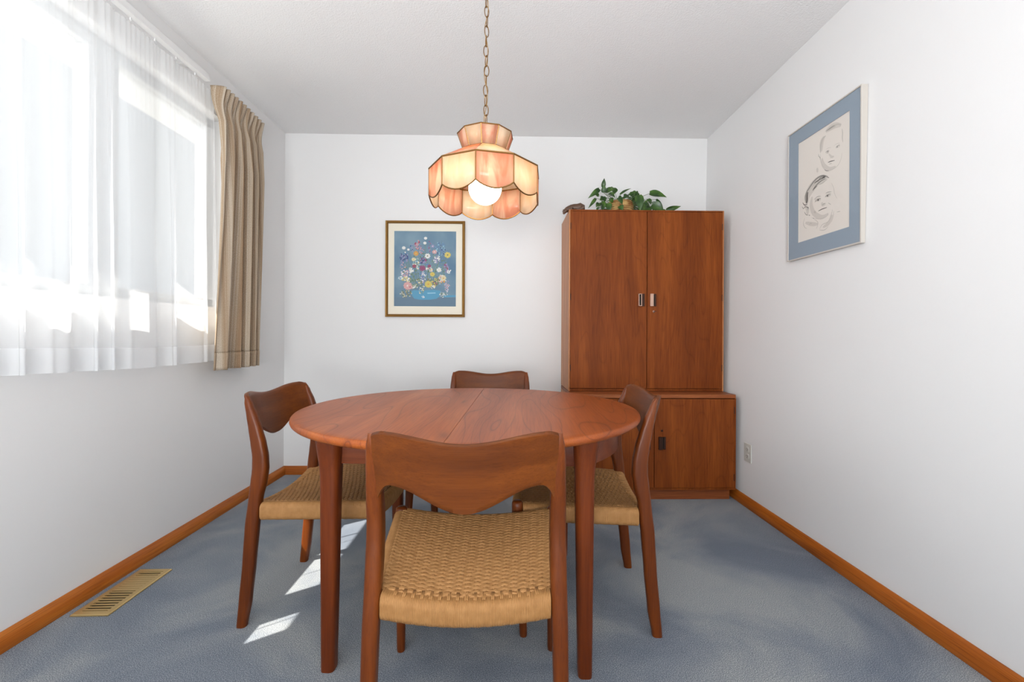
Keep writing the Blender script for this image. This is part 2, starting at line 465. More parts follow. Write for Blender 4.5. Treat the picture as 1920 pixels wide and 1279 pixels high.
b = MB(); b.grid(lambda u, v: f0(u, .94 + v * .06), 460, 4); b.build('hem', M['hem'], sh, angle=180)

def drape():
    t = empty('drape', (0, 0, 0))
    tag(t, 'beige striped pinch-pleated drape drawn to the far side of the window', 'curtain')
    NF = 6.0
    def fn(u, v):
        # v = 0 heading, 1 hem
        y = lerp(lerp(2.165, 2.60, u), lerp(2.112, 2.575, u), v ** 1.3)
        amp = .010 + .026 * (1 + .35 * math.sin(11 * u + 2)) * (min(1, v / .25) ** 1.5) * (1 - .2 * v)
        s = NF * u + .12 * math.sin(5 * u) + v * (.28 * math.sin(9 * u + 1) + .15 * math.sin(17 * u))
        ph = 2 * PI * s
        w = max(0.0, 1 - v / .11)
        lead = max(0.0, 1 - u / .30) * min(1, v * 2.2)
        fold = (math.sin(ph + .9 * v) * amp + .25 * amp * math.sin(2 * ph + 1.3 + v)) * (1 - .8 * lead) + .03 * lead
        # pinch pleats: sharp narrow ridges in the heading
        pl = abs(math.sin(PI * s * 2)) ** .5
        fold = lerp(fold, (pl - .6) * .040, w * w * (3 - 2 * w))
        x = -1.425 + fold - .022 * u * u
        if u < .05: x -= (.05 - u) * .6; 
        if u > .93: x -= (u - .93) * .9
        yy = y + .010 * math.cos(ph) * min(1, v / .2)
        # heading leans back and tips toward the wall end
        x += .012 * math.sin(PI * min(1, v / .12)) * -1
        z = lerp(2.226, .80, v)
        if v < .02: z += .004 * pl
        return (x, yy, z)
    b = MB(); b.grid(lambda u, v: fn(u, v * .94), 420, 110, uv=lambda u, v: (u * 1.15, v * 1.46 * .94))
    b.build('pleated_cloth', M['drape'], t, angle=180, solid=.0022)
    b = MB(); b.grid(lambda u, v: (lambda p: (p[0] + .0012, p[1], p[2]))(fn(u, .94 + v * .06)), 420, 5, uv=lambda u, v: (u * 1.15, 1.37 + v * .09))
    b.build('hem', M['drape'], t, angle=180, solid=.004)
drape()

# ------------------------------------------------------------------ dining table
def dining_table():
    t = empty('dining_table', (-.122, 1.57, 0), math.radians(-2.5))
    tag(t, 'round teak extension dining table with a centre seam, standing in the middle of the room', 'table')
    A, B, H, TH = .600, .563, .717, .026
    prof = [(-.03, 0), (-.010, -.0006), (-.005, -.002), (-.0015, -.006), (0, -.012), (-.002, -.018), (-.008, -.0235), (-.018, -.026), (-.05, -.026)]
    for sg in (-1, 1):                     # the two halves of the top meet at the seam
        b = MB(); n = 72; g = .0006
        rings = []
        for dr, dz in prof:
            r = []
            for i in range(n + 1):
                a = -PI / 2 + PI * i / n
                x = (A + dr) * math.cos(a) * sg; y = (B + dr) * math.sin(a)
                r.append((x + sg * g, y, H + dz))
            rings.append(r)
        base = b.loft(rings, closed=True, caps=False)
        m = n + 1
        top = tuple(base + i for i in range(m)); bot = tuple(base + (len(prof) - 1) * m + i for i in range(m))
        b.f.append(top if sg > 0 else top[::-1]); b.m.append(0)
        b.f.append(bot[::-1] if sg > 0 else bot); b.m.append(0)
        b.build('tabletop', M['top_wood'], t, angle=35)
    # straight long aprons and bowed end aprons
    lx, ly = .372, .326
    LY = {-1: .326, 1: .352}
    za, zb = .597, H - TH - .0005
    for sg in (-1, 1):
        b = MB(); b.loft([[(x, sg * LY[sg] * .955 + py, pz) for py, pz in rrect(0, (za + zb) / 2, .011, (zb - za) / 2, .004, 2)] for x in (-lx + .02, lx - .02)])
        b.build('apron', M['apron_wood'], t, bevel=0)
        b = MB(); rings = []
        for i in range(25):
            s = -1 + 2 * i / 24
            c = lx + .148 * (1 - abs(s) ** 2.2)
            rings.append([((c + pr) * sg, lerp(-LY[-1], LY[1], (s + 1) / 2) * .97, pz) for pr, pz in rrect(0, (za + zb) / 2, .011, (zb - za) / 2, .004, 2)])
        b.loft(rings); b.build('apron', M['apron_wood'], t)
    def leg(sx, sy):
        b = MB(); rings = []
        for z, h, off, tz in ((0, .0195, 0, 0), (.008, .0205, 0, 0), (.30, .024, 0, 0), (.50, .0265, 0, 0), (.56, .0275, 0, 0), (.595, .029, .001, 0), (.625, .032, .003, 0), (.69, .037, .007, 0)):
            k = 1.0
            cx = sx * (lx - (h - .0215) * .35 + off); cy = sy * (LY[sy] - (h - .0215) * .35 + off)
            rings.append([(px, py, z) for px, py in rrect(cx, cy, h, h, h * .62, 5)])
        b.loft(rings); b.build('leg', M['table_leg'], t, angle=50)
    for sx in (-1, 1):
        for sy in (-1, 1): leg(sx, sy)
    # slide rails under the top
    for x in (-.16, .16):
        b = MB(); b.box((-.33, x - .02, .63), (.33, x + .02, .69)); b.build('slide_rail', M['table_leg'], t, smooth=False)
dining_table()

# ------------------------------------------------------------------ chairs
POST = [(0, -.266, -.234), (.083, -.259, -.219), (.21, -.248, -.207), (.333, -.241, -.197), (.43, -.230, -.187), (.48, -.224, -.174), (.526, -.219, -.168),
        (.57, -.219, -.170), (.61, -.225, -.178), (.66, -.233, -.192), (.70, -.240, -.206), (.745, -.248, -.226), (.762, -.250, -.234), (.772, -.250, -.243)]
def rear_leg(sx):
    b = MB(); rings = []
    n = 60
    for i in range(n + 1):
        z = .772 * i / n
        y0, y1 = table(z, POST)
        xc = table(z, [(0, .2075), (.30, .2045), (.44, .2015), (.60, .2005), (.70, .1995), (.772, .198)])[0]
        hw = table(z, [(0, .0145), (.25, .0165), (.45, .018), (.60, .017), (.70, .015), (.745, .012), (.772, .006)])[0]
        hy = (y1 - y0) / 2
        if z > .755: hy *= max(.35, 1 - (z - .755) / .03)
        rings.append([(px, py, z) for px, py in rrect(sx * xc, (y0 + y1) / 2, hw, hy, min(hw, hy) * .75, 4)])
    b.loft(rings); return b
def front_leg(sx):
    b = MB(); rings = []
    for z, r in ((0, .0115), (.01, .0125), (.20, .0155), (.34, .0185), (.39, .0195), (.424, .019), (.436, .0175), (.441, .012)):
        cx = sx * lerp(.229, .2335, z / .45); cy = lerp(.186, .208, z / .45)
        rings.append([(cx + r * math.cos(2 * PI * i / 16), cy + r * math.sin(2 * PI * i / 16), z) for i in range(16)])
    b.loft(rings); return b
def backrest():
    b = MB(); rings = []
    n = 72
    for i in range(n + 1):
        u = -1 + 2 * i / n; a = abs(u)
        c1 = .5 * (1 - math.cos(PI * min(a / .86, 1)))
        zt = .7585 + .0195 * c1 - (.007 * ((a - .86) / .14) ** 2 if a > .86 else 0)
        zb = .601 + .055 * (.5 * (1 - math.cos(PI * min(a / .80, 1))))
        if a > .80: zb -= .055 * ((a - .80) / .20) ** 2.4
        sag = .050 * (1 - a ** 2.1)
        th = .010
        x = u * .196
        ring = []
        def yc(z): 
            y0, y1 = table(z, POST)
            return (y0 * .72 + y1 * .28) * 1.0 + .002
        m = 12; pts = []
        dy = sag
        for k in range(m + 1):                      # outer face, bottom to top
            z = lerp(zb + .004, zt - .004, k / m); pts.append((yc(z) - dy - th + .000, z))
        pts.append((yc(zt) - dy, zt + .001))
        for k in range(m, -1, -1):
            z = lerp(zb + .004, zt - .004, k / m); pts.append((yc(z) - dy + th - .001, z))
        pts.append((yc(zb) - dy, zb))
        rings.append([(x, y, z) for y, z in pts])
    b.loft(rings); return b

def seat_z(x, y):
    t = (y + .225) / .45
    hw = lerp(.197, .243, t)
    return lerp(.408, .434, t) - .0205 * max(0, 1 - (x / hw) ** 2)
def seat_mesh():
    b = MB()
    P, q = .0225, .0076
    nx, ny = 250, 400
    def fn(u, v):
        y = lerp(-.202, .198, v)
        t = (y + .225) / .45
        hw = lerp(.197, .243, t) - .005
        x = (2 * u - 1) * hw
        j = math.floor(y / q); yy = y / q - j            # paired weft cords
        xs = (2 * u - 1) * .2137                          # warps converge toward the back with the frame
        i = math.floor(xs / P + .5); dx = xs - i * P
        e = (yy * 2) % 1.0 * 2 - 1
        prof = math.sqrt(max(0, 1 - e * e))
        over = math.cos(PI * (i + j))                     # weft passes over or under this warp
        lift = over * .0022 * max(0.0, math.cos(PI * dx / P)) ** 1.5
        wc = .0032 * prof - .0014 + lift
        hp = -.01
        if abs(dx) < .0036 and over < 0:
            g = (abs(dx) - .0018) / .0018
            hp = .0017 * math.sqrt(max(0, 1 - g * g)) - .0006 + .0010 * math.sin(PI * yy)
        if over < 0 and .0036 < abs(dx) < .0056: wc -= .0032
        h = max(wc, hp, -.0065)
        edge = min(u, 1 - u) * 2 * hw
        fall = -.010 * max(0, 1 - edge / .012) ** 2
        if v < .01: h = -.003 + (h + .003) * v / .01
        return (x, y, seat_z(x, y) + .0026 + h + fall)
    b.grid(fn, nx, ny)
    # cord wound round the four rails
    def rail(p0, p1, w, hgt, dip, r=.017):
        p0 = Vector(p0); p1 = Vector(p1); d = p1 - p0; L = d.length; d.normalize()
        side = Vector((-d.y, d.x, 0)).normalized()
        per = round(L / .0037); n = per * 4; rings = []
        sect = rrect(0, 0, w / 2, hgt / 2, r, 4)
        for i in range(n + 1):
            s = i / n
            c = p0.lerp(p1, s) + Vector((0, 0, -dip * (1 - (2 * s - 1) ** 2)))
            k = abs(math.sin(PI * s * per)) ** .6
            g = .0021 * k + .0003 * math.sin(s * 91)
            rings.append([c + side * (px * (1 + 2 * g / w)) + Vector((0, 0, pz * (1 + 2 * g / hgt))) for px, pz in sect])
        b.loft(rings)
    hz = .056
    rail((-.184, -.2035, .409 - hz / 2), (.184, -.2035, .409 - hz / 2), .047, hz, .0205)
    rail((-.216, .207, .434 - hz / 2), (.216, .207, .434 - hz / 2), .034, hz, .0205)
    for sx in (-1, 1):
        rail((sx * .1985, -.188, .411 - hz / 2), (sx * .2335, .190, .433 - hz / 2), .032, hz, 0.0)
    # warp pairs carried over the back rail
    for i in range(-8, 9):
        xs = i * P * .86
        if abs(xs) > .178: continue
        for o in (-.0018, .0018):
            pts = [(xs + o, yv, seat_z(xs, yv) + dz) for yv, dz in ((-.190, .0044), (-.202, .0040), (-.214, .0030))]
            b.tube(pts, .0019, 6)
    return b

GROUP = None
def make_chair():
    t = empty('dining_chair', (0, 0, 0))
    seat_mesh().build('seat', M['cord'], t, angle=180)
    backrest().build('backrest', M['chair_back'], t, angle=60)
    for sx in (-1, 1):
        rear_leg(sx).build('rear_leg', M['chair_leg'], t, angle=60)
        front_leg(sx).build('front_leg', M['chair_leg'], t, angle=60)
    return t
def copy_tree(o):
    c = o.copy(); col.objects.link(c)
    for ch in o.children:
        d = ch.copy(); col.objects.link(d); d.parent = c
    return c
proto = make_chair()
chairs = [
    ((-.082, 1.151), 0.0, (1.02, .95, .993), 'teak dining chair nearest the viewer, its back turned, with woven tan cord seat'),
    ((-.618, 1.647), -90 - 1.8, (1, 1, 1), 'teak dining chair with woven cord seat on the window side of the table'),
    ((.266, 1.608), 90 - 3.4, (1, 1, 1), 'teak dining chair with woven cord seat on the cabinet side, right of the table'),
    ((-.076, 2.102), 180, (1, 1, 1.006), 'teak dining chair behind the table, only its curved backrest rising above the top'),
]
for k, ((x, y), rz, s, lab) in enumerate(chairs):
    c = proto if k == 0 else copy_tree(proto)
    c.location = (x, y, 0); c.rotation_euler = (0, 0, math.radians(rz)); c.scale = s
    tag(c, lab, 'chair', 'dining chairs around the round table')

# ------------------------------------------------------------------ cabinets
def pull(parent, x, y, z, mirrored, w=.040, h=.078, metal='pull_metal'):
    """block pull: a hollow rectangular lip and a plain cheek"""
    b = MB(); pr = .016
    s = -1 if mirrored else 1
    # outer lip, a rectangular ring
    xa, xb = x - w / 2, x - w / 2 + w * .52
    if mirrored:
        b.box((xa, y - pr, z - h / 2), (xb, y, z + h / 2), 0)
        b.box((xb + .0005, y - .004, z - h / 2 + .003), (xb + .009, y, z + h / 2 - .003), 1)
        b.box((xb + .009, y - .007, z - h / 2), (x + w / 2, y, z + h / 2), 2)
    else:
        e = .0045
        b.box((xa, y - pr, z - h / 2), (xa + e, y, z + h / 2), 0); b.box((xb - e, y - pr, z - h / 2), (xb, y, z + h / 2), 0)
        b.box((xa + e, y - pr, z - h / 2), (xb - e, y, z - h / 2 + e), 0); b.box((xa + e, y - pr, z + h / 2 - e), (xb - e, y, z + h / 2), 0)
        b.box((xa + e, y - .003, z - h / 2 + e), (xb - e, y, z + h / 2 - e), 1)
        b.box((xb, y - .007, z - h / 2), (x + w / 2, y, z + h / 2), 2)
    b.build('handle', [M[metal], M['black'], M['dark_metal']], parent, smooth=False, bevel=.0012)
def hinge(parent, x, y, z, h=.04):
    b = MB(); b.tube([(x, y, z - h / 2), (x, y, z + h / 2)], .0022, 8); b.build('hinge', M['dark_metal'], parent)
def keyhole(parent, x, y, z, key=True):
    b = MB(); b.tube([(x, y + .001, z), (x, y - .002, z)], .0065, 16)
    b.build('lock', [M['pull_metal' if key else 'dark_metal']], parent)
    if not key: return
    b = MB(); b.box((x - .0012, y - .012, z - .009), (x + .0012, y - .002, z + .002)); b.box((x - .0012, y - .016, z - .002), (x + .012, y - .012, z + .002))
    b.build('key', M['dark_metal'], parent, smooth=False)

def upper_cabinet():
    x0, x1, y0, y1, z0, z1 = .404, 1.384, 2.668, 3.020, .634, 1.772
    t = empty('tall_cabinet', ((x0 + x1) / 2, (y0 + y1) / 2, z0))
    tag(t, 'tall teak two-door cabinet standing on top of the low teak cabinet, plant on its top', 'cabinet')
    t.location = (0, 0, 0)
    b = MB(); fy = y0 + .019
    b.box((x0, fy, z0), (x0 + .018, y1, z1), 1); b.box((x1 - .018, fy, z0), (x1, y1, z1), 1)
    b.box((x0 + .018, fy, z1 - .018), (x1 - .018, y1, z1)); b.box((x0 + .018, fy, z0), (x1 - .018, y1, z0 + .018)); b.box((x0 + .018, y1 - .008, z0 + .018), (x1 - .018, y1, z1 - .018))
    b.build('body', [M['cabinet_wood'], M['lit_side_wood']], t, smooth=False, bevel=.001)
    # front edge lipping of the case
    b = MB(); b.box((x0, y0 + .001, z0), (x0 + .0075, fy, z1), 1); b.box((x1 - .0075, y0 + .001, z0), (x1, fy, z1), 1)
    b.box((x0 + .0075, y0 + .001, z1 - .008), (x1 - .0075, fy, z1)); b.box((x0 + .0075, y0 + .004, z0), (x1 - .0075, fy, z0 + .013))
    b.build('edging', [M['cabinet_wood'], M['lit_side_wood']], t, smooth=False)
    mid = .897
    for xa, xb, mir in ((x0 + .009, mid - .0018, False), (mid + .0018, x1 - .009, True)):
        b = MB(); b.box((xa, y0, z0 + .016), (xb, y0 + .018, z1 - .010)); d = b.build('door', M['cabinet_wood'], t, smooth=False, bevel=.0012)
        pull(d, .860 if not mir else .9335, y0, 1.206, mir)
        hx = xa + .002 if not mir else xb - .002
        for hz in (1.669, 1.223, .78): hinge(d, hx, y0 - .0005, hz)
        if mir: keyhole(d, .939, y0, 1.135)
upper_cabinet()

def lower_cabinet():
    x0, x1, y0, y1, z0, z1 = .402, 1.382, 2.515, 3.005, .066, .632
    t = empty('low_cabinet', (0, 0, 0))
    tag(t, 'low teak two-door cabinet on a plinth on the carpet beneath the taller cabinet', 'cabinet')
    b = MB(); b.box((x0, y0 + .004, z1 - .022), (x1, y1, z1)); b.build('cabinet_top', M['cabinet_wood_x'], t, smooth=False, bevel=.0015)
    b = MB(); b.box((x0, y0 + .019, z0), (x0 + .018, y1, z1 - .023), 1); b.box((x1 - .018, y0 + .019, z0), (x1, y1, z1 - .023))
    b.box((x0 + .018, y0 + .019, z0), (x1 - .018, y1, z0 + .018)); b.box((x0 + .018, y1 - .008, z0 + .018), (x1 - .018, y1, z1 - .023))
    b.build('body', [M['cabinet_wood'], M['lit_side_wood']], t, smooth=False, bevel=.001)
    b = MB(); b.box((x0, y0 + .002, z0), (x0 + .007, y0 + .019, z1 - .023), 1); b.box((x1 - .007, y0 + .002, z0), (x1, y0 + .019, z1 - .023))
    b.box((x0 + .007, y0 + .002, z0), (x1 - .007, y0 + .019, z0 + .010)); b.build('edging', [M['cabinet_wood'], M['lit_side_wood']], t, smooth=False)
    b = MB(); b.box((x0 + .03, y0 + .03, 0), (x1 - .022, y1 - .03, z0 - .001)); b.build('plinth', M['cabinet_wood_x'], t, smooth=False, bevel=.001)
    mid = .893
    for xa, xb, mir in ((x0 + .0085, mid - .0018, False), (mid + .0018, x1 - .0085, True)):
        b = MB(); b.box((xa, y0, z0 + .012), (xb, y0 + .018, z1 - .026)); d = b.build('door', M['cabinet_wood'], t, smooth=False, bevel=.0012)
        pull(d, .848 if not mir else .938, y0, .345, mir, .042, .074, 'dark_metal')
        hx = xa + .002 if not mir else xb - .002
        for hz in (.54, .14): hinge(d, hx, y0 - .0005, hz)
        if mir: keyhole(d, .938, y0, .418, False)
M['cabinet_wood_x'] = wood('teak_cabinet_horizontal', srgb(104, 50, 24), srgb(138, 74, 38), srgb(168, 98, 52), 'X', .42, band=10)
lower_cabinet()

# ------------------------------------------------------------------ hanging lamp
def stained_lamp():
    cx, cy = -.072, 1.55
    t = empty('pendant_lamp', (cx, cy, 1.47))
    tag(t, 'lit pink and cream stained glass pendant lamp hanging on a chain over the table', 'lamp')
    NS = 10; A0 = math.radians(-90 - 6)
    def P(i, r, z): 
        a = A0 + 2 * PI * i / NS
        return Vector((r * math.cos(a), r * math.sin(a), z))
    Z0 = -1.47
    zt, zb, zd, zn, zc = 1.564 + Z0, 1.472 + Z0, 1.449 + Z0, 1.640 + Z0, 1.700 + Z0
    R, RN, RC = .200, .079, .101
    gp, gc = M['glass_pink'], M['glass_cream']
    for i in range(NS):
        # skirt panel with a scalloped lower edge
        a, c = P(i, R, zt), P(i + 1, R, zt)
        b = MB(); n = 10
        top = [a.lerp(c, k / n) for k in range(n + 1)]
        bot = []
        for k in range(n + 1):
            s = k / n; p = P(i, R, zb).lerp(P(i + 1, R, zb), s); p.z -= (zb - zd) * math.sin(PI * s) ** .8; bot.append(p)
        b.loft([top, bot], closed=False, caps=False)
        b.build('skirt_panel', gp if i % 2 == 0 else gc, t, angle=180, solid=.002)
        b = MB(); b.loft([[P(i, RN, zn), P(i + 1, RN, zn)], [P(i, R, zt + .002), P(i + 1, R, zt + .002)]], closed=False, caps=False)
        b.build('roof_panel', gc if i % 2 == 0 else gp, t, angle=180, solid=.002)
        b = MB(); b.loft([[P(i, RC, zc), P(i + 1, RC, zc)], [P(i, RN, zn), P(i + 1, RN, zn)]], closed=False, caps=False)
        b.build('crown_panel', gp if i % 2 == 0 else gc, t, angle=180, solid=.002)
    b = MB()
    for i in range(NS):
        b.tube([P(i, R, zt), P(i, R, zb)], .0022, 6); b.tube([P(i, RN, zn), P(i, R, zt)], .0018, 6); b.tube([P(i, RC, zc), P(i, RN, zn)], .0018, 6)
        b.tube([P(i, R, zt), P(i + 1, R, zt)], .0034, 6); b.tube([P(i, RN, zn), P(i + 1, RN, zn)], .002, 6); b.tube([P(i, RC, zc), P(i + 1, RC, zc)], .0024, 6)
        pts = []
        for k in range(11):
            s = k / 10; p = P(i, R, zb).lerp(P(i + 1, R, zb), s); p.z -= (zb - zd) * math.sin(PI * s) ** .8; pts.append(p)
        b.tube(pts, .0024, 6)
    b.build('brass_came', M['brass'], t)
    b = MB(); rings = []
    for z, r in ((zn + .004, .0), (zn + .004, .076), (zn - .002, .078)):
        rings.append([(max(r, .0005) * math.cos(2 * PI * k / 20), max(r, .0005) * math.sin(2 * PI * k / 20), z) for k in range(20)])
    b.loft(rings); b.build('cap_plate', M['brass'], t)
    b = MB(); b.tube([(0, 0, zn), (0, 0, zc + .01)], .006, 10); b.build('stem', M['brass'], t)
    b = MB(); b.tube([(0, 0, zn - .002), (0, 0, 1.555 + Z0)], .019, 16); b.build('socket', M['brass'], t)
    b = MB(); rings = []
    for k in range(17):
        th = PI * k / 16; rings.append([(max(.0004, .060 * math.sin(th)) * math.cos(2 * PI * j / 28), max(.0004, .060 * math.sin(th)) * math.sin(2 * PI * j / 28), 1.512 + Z0 + .060 * math.cos(th)) for j in range(28)])
    b.loft(rings); b.build('bulb', M['bulb'], t, angle=180)
    # chain of oval links and the cord threaded through it
    ch = MB(); z = zc + .002; k = 0
    top = CZ - 1.47 - .02
    rnd = random.Random(3)
    while z < top:
        h = .0205; w = .0085
        ang = (0.35 if k % 2 == 0 else 0.35 + PI / 2) + rnd.uniform(-.25, .25)
        off = .0015 * math.sin(k * 1.3) + .004 * (z / top)
        pts = []
        for i in range(16):
            a = 2 * PI * i / 16
            px = w * math.cos(a); pz = h * math.sin(a)
            pts.append((off + px * math.cos(ang), px * math.sin(ang), z + h + pz))
        ch.tube(pts, .0016, 6, closed=True)
        z += 2 * h - .0052; k += 1
    ch.build('chain', M['brass'], t)
    pts = []
    for i in range(140):
        s = i / 139; zz = lerp(zc - .01, top + .02, s)
        pts.append((.006 * math.sin(zz * 38) + .004 * s, .006 * math.cos(zz * 38), zz))
    b = MB(); b.tube(pts, .0014, 6); b.build('cord', M['cord_lamp'], t)
    b = MB(); rings = []
    for z, r in ((CZ - 1.47 - .0002, .055), (CZ - 1.47 - .008, .053), (CZ - 1.47 - .022, .03), (CZ - 1.47 - .028, .008)):
        rings.append([(.004 + r * math.cos(2 * PI * k / 24), r * math.sin(2 * PI * k / 24), z) for k in range(24)])
    b.loft(rings); b.build('canopy', M['brass'], t)
M['cord_lamp'] = plain('tan_flex', srgb(150, 120, 80), .5)
stained_lamp()

# ------------------------------------------------------------------ flower print on the back wall
def flower_picture():
    X0, X1, Zb, Zt, Y = -.838, -.280, 1.108, 1.785, BY - .001
    t = empty('framed_picture', (0, 0, 0)); tag(t, 'gold framed flower print with cream mat hanging on the back wall', 'picture')
    b = MB(); w = .019
    prof = [(0, 0), (0, .016), (.004, .021), (.010, .018), (.015, .020), (w, .014), (w, .006), (w, 0)]
    rings = []
    for cx, cz, sx, sz in ((X0, Zb, 1, 1), (X1, Zb, -1, 1), (X1, Zt, -1, -1), (X0, Zt, 1, -1), (X0, Zb, 1, 1)):
        rings.append([(cx + sx * d, Y - hgt, cz + sz * d) for d, hgt in prof])
    b.loft(rings, True, False); b.build('frame', M['gold'], t, angle=20)
    b = MB(); px0, px1, pz0, pz1 = -.778, -.343, 1.183, 1.713
    ox0, ox1, oz0, oz1 = X0 + w - .002, X1 - w + .002, Zb + w - .002, Zt - w + .002
    y1, y0 = Y - .008, Y - .0065
    b.box((ox0, y1, oz0), (px0, y0, oz1)); b.box((px1, y1, oz0), (ox1, y0, oz1)); b.box((px0, y1, oz0), (px1, y0, pz0)); b.box((px0, y1, pz1), (px1, y0, oz1))
    b.build('mat', M['mat_cream'], t, smooth=False)
    cols = {'bg': None}
    names = ['bg', 'white', 'cream', 'yellow', 'orange', 'pink', 'magenta', 'crimson', 'lilac', 'blue', 'navy', 'green', 'bowl', 'bowl_light', 'olive', 'table', 'sage']
    rgb = {'white': (222, 222, 218), 'cream': (214, 205, 168), 'yellow': (205, 188, 96), 'orange': (206, 150, 76), 'pink': (208, 160, 158), 'magenta': (142, 74, 112),
           'crimson': (150, 72, 92), 'lilac': (146, 140, 178), 'blue': (92, 128, 168), 'navy': (58, 72, 118), 'green': (96, 122, 96), 'bowl': (84, 152, 186), 'bowl_light': (150, 196, 214),
           'olive': (128, 124, 92), 'table': (96, 122, 142), 'sage': (112, 140, 136)}
    ml = [M['print_bg']] + [plain('print_' + n, srgb(*rgb[n]), .7) for n in names[1:]]
    b = MB(); S = .000478; yb = Y - .006
    lvl = [0]
    def pt(a, c, l): return (-.5605 + (a - 530) * S, yb - .0001 - l, 1.448 + (630 - c) * .000469)
    def quadbg(): b.add([(px0 - .004, yb, pz0 - .004), (px1 + .004, yb, pz0 - .004), (px1 + .004, yb, pz1 + .004), (px0 - .004, yb, pz1 + .004)], [(0, 1, 2, 3)], 0)
    quadbg()
    def poly(pts, c):
        lvl[0] += .0000006
        b.add([pt(p[0], p[1], lvl[0]) for p in pts], [tuple(range(len(pts)))], names.index(c))
    def blob(a, c, r, colr, n=8, sq=1.0, ang=0.0):
        poly([(a + r * math.cos(2 * PI * k / n) * math.cos(ang) - r * sq * math.sin(2 * PI * k / n) * math.sin(ang),
               c + r * math.cos(2 * PI * k / n) * math.sin(ang) + r * sq * math.sin(2 * PI * k / n) * math.cos(ang)) for k in range(n)], colr)
    rnd = random.Random(11)
    def flower(a, c, r, colr, heart, n=9):
        for k in range(n):
            an = 2 * PI * k / n + rnd.random() * .3
            blob(a + r * .55 * math.cos(an), c + r * .5 * math.sin(an), r * .5, colr, 6, .5, an)
        blob(a, c, r * .25, heart, 6)
    def spray(a, c, rx, ry, colrs, n, r=8):
        for k in range(n):
            th = rnd.random() * 2 * PI; q = math.sqrt(rnd.random())
            blob(a + rx * q * math.cos(th), c + ry * q * math.sin(th), r * rnd.uniform(.6, 1.3), rnd.choice(colrs), 6, rnd.uniform(.5, 1), rnd.random() * 3)
    def stem(x0, y0, x1, y1, colr='green', w=2.2):
        mx = (x0 + x1) / 2 + rnd.uniform(-15, 15); my = (y0 + y1) / 2
        poly([(x0 - w, y0), (mx - w, my), (x1 - w * .6, y1), (x1 + w * .6, y1), (mx + w, my), (x0 + w, y0)], colr)
    poly([(76, 1060), (984, 1060), (990, 1196), (76, 1196)], 'table'); poly([(800, 1028), (985, 1024), (985, 1050), (800, 1058)], 'bowl')
    for a, c in ((535, 170), (525, 243), (215, 318), (283, 343), (237, 385), (420, 240), (600, 230), (740, 260), (800, 300), (860, 420), (215, 460), (668, 375), (565, 437), (840, 600), (180, 560), (705, 480), (780, 210), (350, 260)):
        stem(530 + (a - 530) * .35, 900, a, c)
        stem(530 + (a - 530) * .5, 880, a + rnd.uniform(-40, 40), c + 60, 'sage', 3)
    spray(530, 640, 330, 250, ['sage', 'green', 'blue', 'sage'], 260, 13)
    spray(520, 850, 260, 70, ['green', 'sage', 'cream', 'olive'], 110, 12)
    poly([(330, 975), (360, 950), (500, 955), (650, 945), (750, 955), (765, 985), (745, 1040), (700, 1080), (600, 1096), (450, 1096), (370, 1080), (338, 1030)], 'bowl')
    poly([(560, 990), (680, 985), (690, 1000), (570, 1006)], 'bowl_light')
    spray(250, 1010, 85, 60, ['olive', 'green', 'cream'], 60, 10)
    spray(415, 270, 40, 70, ['crimson', 'pink', 'magenta'], 38, 11); spray(475, 340, 35, 60, ['pink', 'crimson', 'lilac'], 30, 10)
    spray(600, 300, 35, 90, ['lilac', 'magenta', 'blue'], 30, 9); spray(745, 330, 90, 110, ['blue', 'navy', 'bowl_light', 'blue'], 90, 10)
    spray(220, 460, 60, 80, ['navy', 'navy', 'blue', 'lilac'], 60, 12); spray(340, 320, 50, 60, ['blue', 'navy', 'lilac'], 30, 10)
    spray(200, 580, 45, 70, ['lilac', 'pink', 'blue'], 30, 9); spray(245, 700, 75, 50, ['lilac', 'lilac', 'pink', 'white'], 60, 11)
    spray(705, 490, 50, 55, ['lilac', 'white', 'white'], 50, 10); spray(500, 505, 50, 45, ['lilac', 'magenta', 'navy'], 40, 12)
    spray(505, 760, 50, 90, ['lilac', 'blue', 'white'], 70, 11); spray(835, 620, 40, 70, ['magenta', 'crimson', 'lilac'], 40, 11)
    spray(855, 880, 35, 90, ['lilac', 'pink', 'white'], 50, 9); spray(590, 640, 50, 40, ['white', 'pink', 'cream'], 26, 11)
    spray(400, 560, 50, 100, ['cream', 'white', 'sage', 'bowl_light'], 46, 12); spray(780, 780, 60, 60, ['cream', 'orange', 'pink', 'white'], 50, 12)
    spray(690, 830, 60, 60, ['olive', 'yellow', 'green', 'crimson'], 46, 11); spray(170, 770, 40, 25, ['white', 'white', 'bowl_light'], 22, 9)
    spray(250, 790, 60, 35, ['yellow', 'cream', 'white'], 40, 11); spray(380, 900, 50, 40, ['white', 'cream', 'green'], 34, 9)
    spray(480, 960, 40, 60, ['white', 'cream', 'green'], 34, 9); spray(500, 1055, 24, 14, ['white'], 10, 8); spray(780, 1020, 40, 40, ['white', 'green', 'white'], 34, 8)
    spray(835, 1010, 24, 26, ['white', 'sage'], 16, 8); spray(880, 665, 34, 28, ['white'], 18, 9); spray(640, 905, 36, 26, ['white', 'cream'], 22, 10)
    spray(330, 650, 30, 28, ['white', 'white', 'cream'], 18, 12)
    for a, c, r in ((535, 170, 24), (525, 243, 24), (215, 318, 27), (283, 343, 19), (237, 385, 11)): blob(a, c, r, 'white', 12, .9)
    flower(565, 437, 44, 'white', 'olive'); flower(668, 375, 36, 'pink', 'white'); flower(395, 400, 42, 'orange', 'yellow'); flower(360, 490, 32, 'cream', 'yellow')
    flower(860, 420, 50, 'yellow', 'olive', 11); flower(490, 622, 50, 'magenta', 'crimson'); flower(592, 590, 30, 'magenta', 'crimson'); flower(370, 592, 32, 'crimson', 'magenta')
